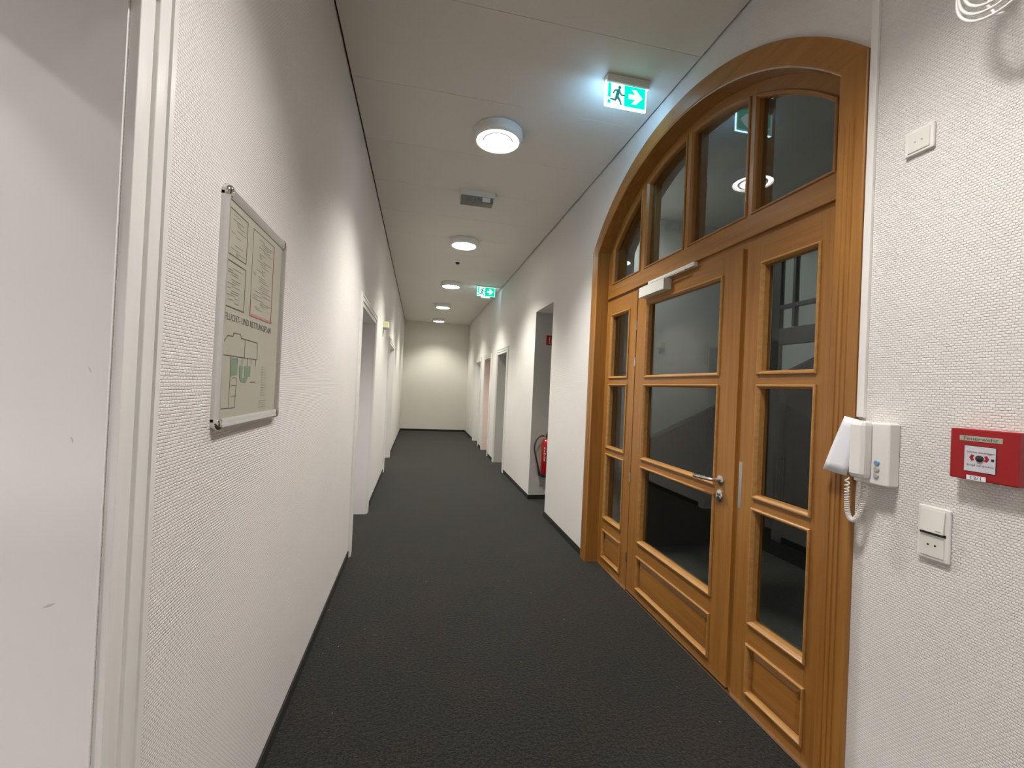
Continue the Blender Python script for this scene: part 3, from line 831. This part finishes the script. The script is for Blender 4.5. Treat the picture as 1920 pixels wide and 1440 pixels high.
def line(b, p, q, w=0.002, x=XP):
    p, q = Vector(p), Vector(q); t = (q - p).normalized(); nn = Vector((-t.y, t.x)) * w / 2; t = t * w / 2
    P = [p - t - nn, q + t - nn, q + t + nn, p - t + nn]
    b.prism([(x, v.x, v.y) for v in P], (0.0004, 0, 0))
def frame_rect(b, ya, yb, za, zb, w):
    for p, q in (((ya, za), (yb, za)), ((yb, za), (yb, zb)), ((yb, zb), (ya, zb)), ((ya, zb), (ya, za))): line(b, p, q, w)
b = MB(); frame_rect(b, 1.302, 1.424, 1.828, 1.951, 0.0022); frame_rect(b, 1.298, 1.424, 1.686, 1.810, 0.0028)
frame_rect(b, 1.470, 1.660, 1.684, 1.951, 0.0014)
b.build('box_outline', M['ink'], pf)
b = MB(); line(b, (1.474, 1.6885), (1.664, 1.6885), 0.007); line(b, (1.664, 1.6885), (1.664, 1.948), 0.006); line(b, (1.474, 1.6885), (1.474, 1.73), 0.003)
b.build('red_border', M['pred'], pf)
rnd = random.Random(3)
for ya, yb, za, zb in ((1.312, 1.416, 1.84, 1.94), (1.306, 1.416, 1.695, 1.80), (1.486, 1.650, 1.705, 1.935)):
    z = zb; b = MB()
    while z > za:
        s_ = ya + rnd.random() * (yb - ya) * 0.55; e_ = min(yb, s_ + (0.15 + 0.5 * rnd.random()) * (yb - ya))
        if rnd.random() < 0.75: line(b, (s_, z), (e_, z), 0.0013 + 0.001 * rnd.random())
        if rnd.random() < 0.12: line(b, (s_, z - 0.004), (s_ + 0.008, z - 0.004), 0.008)
        z -= 0.0062
    b.build('printed_lines', M['ink2'], pf)
b = MB()
for z in [1.530 - 0.0085 * i for i in range(12)]:
    line(b, (1.600, z), (1.604, z), 0.004); line(b, (1.612, z), (1.63 + 0.02 * rnd.random(), z), 0.0014)
for z in (1.418, 1.411, 1.404, 1.397): line(b, (1.585, z), (1.63 + 0.03 * rnd.random(), z), 0.0018)
b.build('legend', M['ink2'], pf)
text_obj('FLUCHT- UND RETTUNGSPLAN', 0.0275, 'title_lettering', M['ink'], (XP, 1.484, 1.6575), (0, 1, 0), (0, 0, 1), pf, 0.0003, fit=0.366)
b = MB()
pl = [(1.30, 1.553), (1.30, 1.587), (1.324, 1.607), (1.358, 1.608), (1.362, 1.618), (1.409, 1.619), (1.416, 1.608), (1.547, 1.606), (1.549, 1.552), (1.29, 1.553)]
for p, q in zip(pl, pl[1:]): line(b, p, q, 0.0022)
for p, q in (((1.445, 1.605), (1.446, 1.553)), ((1.349, 1.548), (1.352, 1.487)), ((1.352, 1.487), (1.350, 1.410)), ((1.294, 1.408), (1.391, 1.406)), ((1.391, 1.406), (1.396, 1.49)),
             ((1.362, 1.47), (1.397, 1.47)), ((1.365, 1.44), (1.400, 1.44)), ((1.367, 1.491), (1.391, 1.492)), ((1.291, 1.503), (1.296, 1.503)), ((1.297, 1.503), (1.298, 1.410)),
             ((1.393, 1.55), (1.395, 1.535)), ((1.43, 1.55), (1.43, 1.53)), ((1.47, 1.55), (1.47, 1.53)), ((1.50, 1.55), (1.50, 1.535)), ((1.54, 1.55), (1.54, 1.53)), ((1.50, 1.48), (1.545, 1.48))):
    line(b, p, q, 0.0018)
b.build('plan_walls', M['ink'], pf)
b = MB()
b.prism([(XP, y, z) for y, z in ((1.412, 1.528), (1.440, 1.528), (1.440, 1.515), (1.436, 1.515), (1.436, 1.490), (1.427, 1.479), (1.413, 1.495))], (0.0004, 0, 0))
b.prism([(XP, y, z) for y, z in ((1.451, 1.528), (1.498, 1.529), (1.498, 1.497), (1.480, 1.497), (1.469, 1.479), (1.451, 1.479))], (0.0004, 0, 0))
b.prism([(XP, y, z) for y, z in ((1.4275, 1.4795), (1.4505, 1.4795), (1.4505, 1.492), (1.4362, 1.492), (1.4362, 1.489))], (0.0003, 0, 0))
b.prism([(XP, y, z) for y, z in ((1.352, 1.548), (1.40, 1.548), (1.40, 1.50), (1.352, 1.495))], (0.0002, 0, 0))
b.build('green_escape_route', M['pgreen'], pf)

# small wall lamp / sounder high on the left wall
so = thing('wall_lamp', 'small boxy yellowish wall unit high beside the doorway', 'wall unit')
MB().box(XL, XL + 0.075, 6.26, 6.40, 2.25, 2.275).box(XL, XL + 0.075, 6.26, 6.40, 2.275, 2.335).build('housing', M['yellow'], so, bevel=0.004)
MB().box(XL + 0.004, XL + 0.07, 6.265, 6.395, 2.238, 2.250).build('lens', M['grey'], so)
MB().box(XL, XL + 0.006, 6.255, 6.263, 2.12, 2.25).build('cable', M['ink'], so)

# ------------------------------------------------------------------ right wall devices
# cable trunking beside the casing
tk = MB().box(XR - 0.013, XR, 1.213, 1.238, 1.452, H)
tag(tk.build('cable_trunking', M['wplast'], bevel=0.002), 'slim white cable trunking running up the wall beside the oak casing', 'cable trunking')

def socket_plate(b, y0, y1, z0, z1, d0, d1):
    b.box(XR - d1, XR - d0, y0, y1, z0, z1)
# upper blank plate
ub = thing('wall_socket', 'square white blanking plate with two small screws high on the wall', 'wall socket')
MB().box(XR - 0.010, XR, 1.033, 1.115, 2.297, 2.379).build('frame', M['wplast'], ub, bevel=0.004, seg=3)
MB().box(XR - 0.0125, XR - 0.009, 1.043, 1.105, 2.306, 2.369).build('cover_plate', M['wplast2'], ub, bevel=0.002)
for yy in (1.064, 1.083):
    MB().lathe([(0.0025, -0.0138), (0.0025, -0.012)], (XR, yy, 2.336), 'X', 10).build('screw', M['grey'], ub)
# switch and blank plate, two gang
sw = thing('light_switch', 'double white switch plate below the red alarm box', 'light switch')
MB().box(XR - 0.010, XR, 0.955, 1.037, 1.048, 1.204).build('frame', M['wplast'], sw, bevel=0.004, seg=3)
b = MB(); b.prism([(XR - 0.010, 0.966, 1.130), (XR - 0.020, 0.966, 1.130), (XR - 0.012, 0.966, 1.196), (XR - 0.010, 0.966, 1.196)], (0, 0.061, 0))
b.build('rocker', M['wplast2'], sw, bevel=0.001)
MB().box(XR - 0.0125, XR - 0.009, 0.966, 1.027, 1.058, 1.122).build('cover_plate', M['wplast2'], sw, bevel=0.0015)
MB().box(XR - 0.0112, XR - 0.0098, 0.963, 1.030, 1.122, 1.130).build('gap', M['dark'], sw)
for yy in (0.988, 1.006):
    MB().lathe([(0.0028, -0.0136), (0.0028, -0.012)], (XR, yy, 1.092), 'X', 10).build('screw', M['dark'], sw)
MB().box(XR - 0.0205, XR - 0.0185, 0.972, 0.984, 1.1365, 1.139).build('label_mark', M['grey'], sw)

# fire alarm call point
fa = thing('fire_alarm_box', 'red manual fire alarm call point with a white glass window', 'fire alarm')
ay0, ay1, az0, az1, XA = 0.800, 0.945, 1.306, 1.444, XR - 0.036
MB().box(XA, XR, ay0, ay1, az0, az1).build('housing', M['red'], fa, bevel=0.003)
def on_alarm(u, v): return (ay1 - (ay1 - ay0) * u, az1 - (az1 - az0) * v)
def arect(b, u0, u1, v0, v1, d, t=0.001):
    (ya, za), (yb, zb) = on_alarm(u0, v0), on_alarm(u1, v1)
    b.box(XA - d, XA - d - t, ya, yb, za, zb)
b = MB(); arect(b, 0.15, 0.78, 0.135, 0.235, 0.0); b.build('nameplate', M['strip'], fa, bevel=0.0005)
ya, za = on_alarm(0.465, 0.185)
text_obj('Feuerwehr', 0.0135, 'nameplate_lettering', M['ink'], (XA - 0.0012, ya, za), (0, -1, 0), (0, 0, 1), fa, 0.0002, wscale=1.25)
b = MB(); arect(b, 0.225, 0.705, 0.315, 0.835, 0.0, 0.0006); b.build('window_recess', M['dark'], fa)
b = MB(); arect(b, 0.235, 0.695, 0.33, 0.825, 0.0006); b.build('glass_insert', M['tint'], fa, bevel=0.0005)
for txt, u, v in (('Scheibe einschlagen', 0.475, 0.445), ('Knopf tief drücken', 0.475, 0.70)):
    ya, za = on_alarm(u, v)
    text_obj(txt, 0.0075, 'instruction_lettering', M['ink'], (XA - 0.0018, ya, za), (0, -1, 0), (0, 0, 1), fa, 0.0001)
ya, za = on_alarm(0.47, 0.56)
MB().lathe([(0.0085, 0), (0.0085, -0.003), (0.006, -0.005)], (XA - 0.0016, ya, za), 'X', 24).build('button', M['black'], fa, smooth=True)
for sgn, c in ((1, 0.355), (-1, 0.565)):
    b = MB(); yc, zc = on_alarm(c, 0.555)
    b.prism([(XA - 0.0016, yc + sgn * 0.006, zc), (XA - 0.0016, yc + sgn * 0.001, zc + 0.009), (XA - 0.0016, yc - sgn * 0.005, zc + 0.006), (XA - 0.0016, yc - sgn * 0.002, zc), (XA - 0.0016, yc - sgn * 0.005, zc - 0.006), (XA - 0.0016, yc + sgn * 0.001, zc - 0.009)], (-0.0004, 0, 0))
    b.build('red_pictogram', M['red'], fa)
b = MB(); arect(b, 0.635, 0.675, 0.54, 0.59, 0.0016, 0.0005); b.build('lock_slot', M['black'], fa)
b = MB(); arect(b, 0.275, 0.56, 0.905, 0.995, 0.0, 0.0006); b.build('number_label', M['paper'], fa)
ya, za = on_alarm(0.415, 0.95)
text_obj('12/1', 0.0125, 'number_lettering', M['ink'], (XA - 0.0009, ya, za), (0, -1, 0), (0, 0, 1), fa, 0.0001, wscale=1.3)

# intercom
ic = thing('intercom', 'white door intercom with handset on its cradle beside the oak casing', 'intercom')
XB = XR - 0.045
MB().box(XB, XR, 1.100, 1.214, 1.236, 1.440).build('body', M['wplast'], ic, bevel=0.006, seg=3)
b = MB()
ls = []
for z, dx, w in ((1.252, 0.026, 0.016), (1.256, 0.036, 0.022), (1.268, 0.041, 0.0245), (1.300, 0.041, 0.025), (1.350, 0.040, 0.0255), (1.400, 0.041, 0.025), (1.428, 0.041, 0.0245), (1.439, 0.036, 0.022), (1.443, 0.026, 0.016)):
    yc = 1.178 
    ls.append([(XB - 0.002, yc - w, z), (XB - dx * 0.75, yc - w, z), (XB - dx, yc - w * 0.7, z), (XB - dx, yc + w * 0.7, z), (XB - dx * 0.75, yc + w, z), (XB - 0.002, yc + w, z)])
b.loops(ls, cap=True)
b.build('handset', M['wplast'], ic, bevel=0.003, seg=3)
for z, mt in ((1.309, 'blue'), (1.288, 'grey'), (1.268, 'grey')):
    MB().lathe([(0.0085, 0.001), (0.0085, -0.0035), (0.007, -0.005), (0.0, -0.005)], (XB, 1.136, z), 'X', 20, cap=False).build('button', M[mt], ic, smooth=True)
# coiled cord: helix wound on a hanging loop
pts = []
T = 46 * 2 * PI; NP = 46 * 12
for i in range(NP + 1):
    t = i / NP
    # loop centreline from handset foot down and back up to body
    a = PI * t
    yy = 1.192 + 0.022 * math.cos(a) + 0.012 * math.sin(a)
    zz = 1.245 - 0.142 * max(0.0, math.sin(a)) ** 0.7
    cx_ = XB - 0.018 + 0.028 * t
    c = Vector((cx_, yy + 0.004, zz))
    tan = Vector((0.009, -0.021 * math.sin(a), -0.10 * math.cos(a))).normalized()
    n1 = tan.cross(Vector((1, 0, 0))).normalized(); n2 = tan.cross(n1)
    w_ = T * t
    pts.append(c + 0.0062 * (math.cos(w_) * n1 + math.sin(w_) * n2))
MB().tube(pts, 0.0023, 6).build('coiled_cord', M['cable'], ic, smooth=True)
# sheet of paper tucked behind the handset
b = MB()
A = Vector((XB - 0.0025, 1.250, 1.454)); B_ = Vector((XB - 0.012, 1.317, 1.256)); Cc = Vector((XB - 0.006, 1.232, 1.247)); Dd = Vector((XB - 0.0025, 1.196, 1.4445))
ls = []
for i in range(7):
    t = i / 6
    p = A.lerp(B_, t); q = Dd.lerp(Cc, t); bow = 0.002 * math.sin(PI * t)
    ls.append([tuple(p.lerp(q, s_) + Vector((-bow * (1 - s_) - 0.003 * math.sin(PI * s_), 0, 0))) for s_ in (0, 0.25, 0.5, 0.75, 1)])
b.loops(ls, closed=False)
o = b.build('paper_sheet', M['paper'], smooth=True)
md = o.modifiers.new('thick', 'SOLIDIFY'); md.thickness = 0.0003
tag(o, 'white sheet of paper tucked slantwise behind the intercom handset', 'paper')

# cable coil hanging from the wall top
cb = thing('cable_coil', 'loops of white cable hanging off the wall above the red alarm box', 'cable')
b = MB()
for k, (dy, dz, ry, rz, dx) in enumerate(((0, 0, 0.098, 0.110, 0.0), (0.0, 0.004, 0.088, 0.100, -0.008), (-0.006, 0.010, 0.080, 0.094, -0.014))):
    L = [(XR - 0.120 + dx + 0.012 * math.sin(2*PI*i/48), 0.815 + dy + ry * math.cos(2*PI*i/48), 2.612 + dz + rz * math.sin(2*PI*i/48)) for i in range(48)]
    b.tube(L, 0.0038, 10, closed=True)
b.build('loop', M['cable'], cb, smooth=True)
b = MB()
b.tube([(XR - 0.115, 0.80, 2.49), (XR - 0.11, 0.835, 2.515), (XR - 0.10, 0.858, 2.56), (XR - 0.06, 0.862, 2.66), (XR - 0.012, 0.85, 2.80), (XR - 0.006, 0.84, 3.1), (XR - 0.006, 0.84, H)], 0.0036, 10)
b.build('riser', M['cable'], cb, smooth=True)
b = MB().tube([(XR, 0.815, 2.735), (XR - 0.10, 0.815, 2.73), (XR - 0.145, 0.815, 2.722), (XR - 0.150, 0.815, 2.745)], 0.005, 8)
b.build('hook', M['steel'], cb, smooth=True)

# ------------------------------------------------------------------ extinguisher and its sign in the recess
ex = thing('fire_extinguisher', 'red fire extinguisher with black hose hanging in the wall recess', 'fire extinguisher', loc=(0, 0, 0))
ec = (1.722, 5.615, 0)
MB().lathe([(0.02, 0.352), (0.074, 0.358), (0.080, 0.372), (0.080, 0.775), (0.076, 0.800), (0.060, 0.822), (0.034, 0.836), (0.024, 0.840), (0.024, 0.855)], ec, 'Z', 36).build('cylinder', M['xred'], ex, smooth=True)
MB().lathe([(0.070, 0.322), (0.084, 0.326), (0.084, 0.372), (0.081, 0.374)], ec, 'Z', 36).build('foot_ring', M['rubber'], ex, smooth=True)
b = MB().lathe([(0.026, 0.855), (0.026, 0.885), (0.018, 0.905)], ec, 'Z', 20)
b.tube([(1.722, 5.60, 0.90), (1.70, 5.56, 0.925), (1.70, 5.50, 0.935)], 0.009, 10).tube([(1.722, 5.60, 0.89), (1.71, 5.55, 0.895), (1.71, 5.50, 0.885)], 0.007, 10)
b.build('valve', M['rubber'], ex, smooth=True)
b = MB().lathe([(0.009, -0.03), (0.009, 0.0)], (1.695, 5.60, 0.872), 'X', 14)
b.build('hose_coupling', M['chrome'], ex, smooth=True)
hp = [(1.668, 5.600, 0.872), (1.635, 5.600, 0.876), (1.595, 5.597, 0.858), (1.560, 5.593, 0.815), (1.540, 5.590, 0.755), (1.538, 5.588, 0.70), (1.553, 5.586, 0.625), (1.575, 5.585, 0.545), (1.597, 5.585, 0.465), (1.604, 5.585, 0.435)]
MB().tube(hp, 0.0105, 10).build('hose', M['rubber'], ex, smooth=True)
MB().tube([(1.604, 5.585, 0.437), (1.612, 5.585, 0.395), (1.618, 5.585, 0.35)], [0.013, 0.016, 0.012], 12).build('nozzle', M['rubber'], ex, smooth=True)
# printed label, curved on the body
b = MB()
def lab(b, a0, a1, z0_, z1_, r=0.0806):
    n_ = 6
    b.loops([[(ec[0] + r * math.cos(a), ec[1] + r * math.sin(a), z) for a in [a0 + (a1 - a0) * i / n_ for i in range(n_ + 1)]] for z in (z0_, z1_)], closed=False)
for z0_, z1_ in ((0.700, 0.730), (0.660, 0.690), (0.635, 0.650), (0.605, 0.625), (0.580, 0.597), (0.545, 0.572)):
    lab(b, math.radians(222), math.radians(228 + 22 * random.random()), z0_, z1_); lab(b, math.radians(250), math.radians(285), z0_, z1_ - 0.008)
b.build('printed_label', M['strip'], ex)
MB().box(1.70, 1.745, 5.695, NICHE[1] - 0.003, 0.70, 0.80).build('wall_bracket', M['steel'], ex)

fs = thing('fire_extinguisher_sign', 'square dark red sign with pale extinguisher symbol high in the recess', 'sign')
yw = NICHE[1] - 0.003
MB().box(1.672, 1.812, yw - 0.003, yw, 2.103, 2.236).build('plate', M['red'], fs)
b = MB(); yq = yw - 0.0032
b.box(1.708, 1.722, yq, yq - 0.0006, 2.125, 2.200).box(1.708, 1.735, yq, yq - 0.0006, 2.118, 2.127).box(1.712, 1.735, yq, yq - 0.0006, 2.205, 2.213)
b.prism([(1.745, yq, 2.130), (1.775, yq, 2.130), (1.775, yq, 2.190), (1.768, yq, 2.202), (1.752, yq, 2.202), (1.745, yq, 2.190)], (0, -0.0006, 0))
b.build('symbol', M['strip'], fs)

# lint specks lying on the carpet are part of the carpet; a metal threshold under the leaf
tag(MB().box(XD - 0.012, XD + 0.06, YI0 + 0.002, YI1 - 0.002, 0.0, 0.005).build('trim_2', M['steel']), 'thin metal threshold under the glazed door', kind='structure')
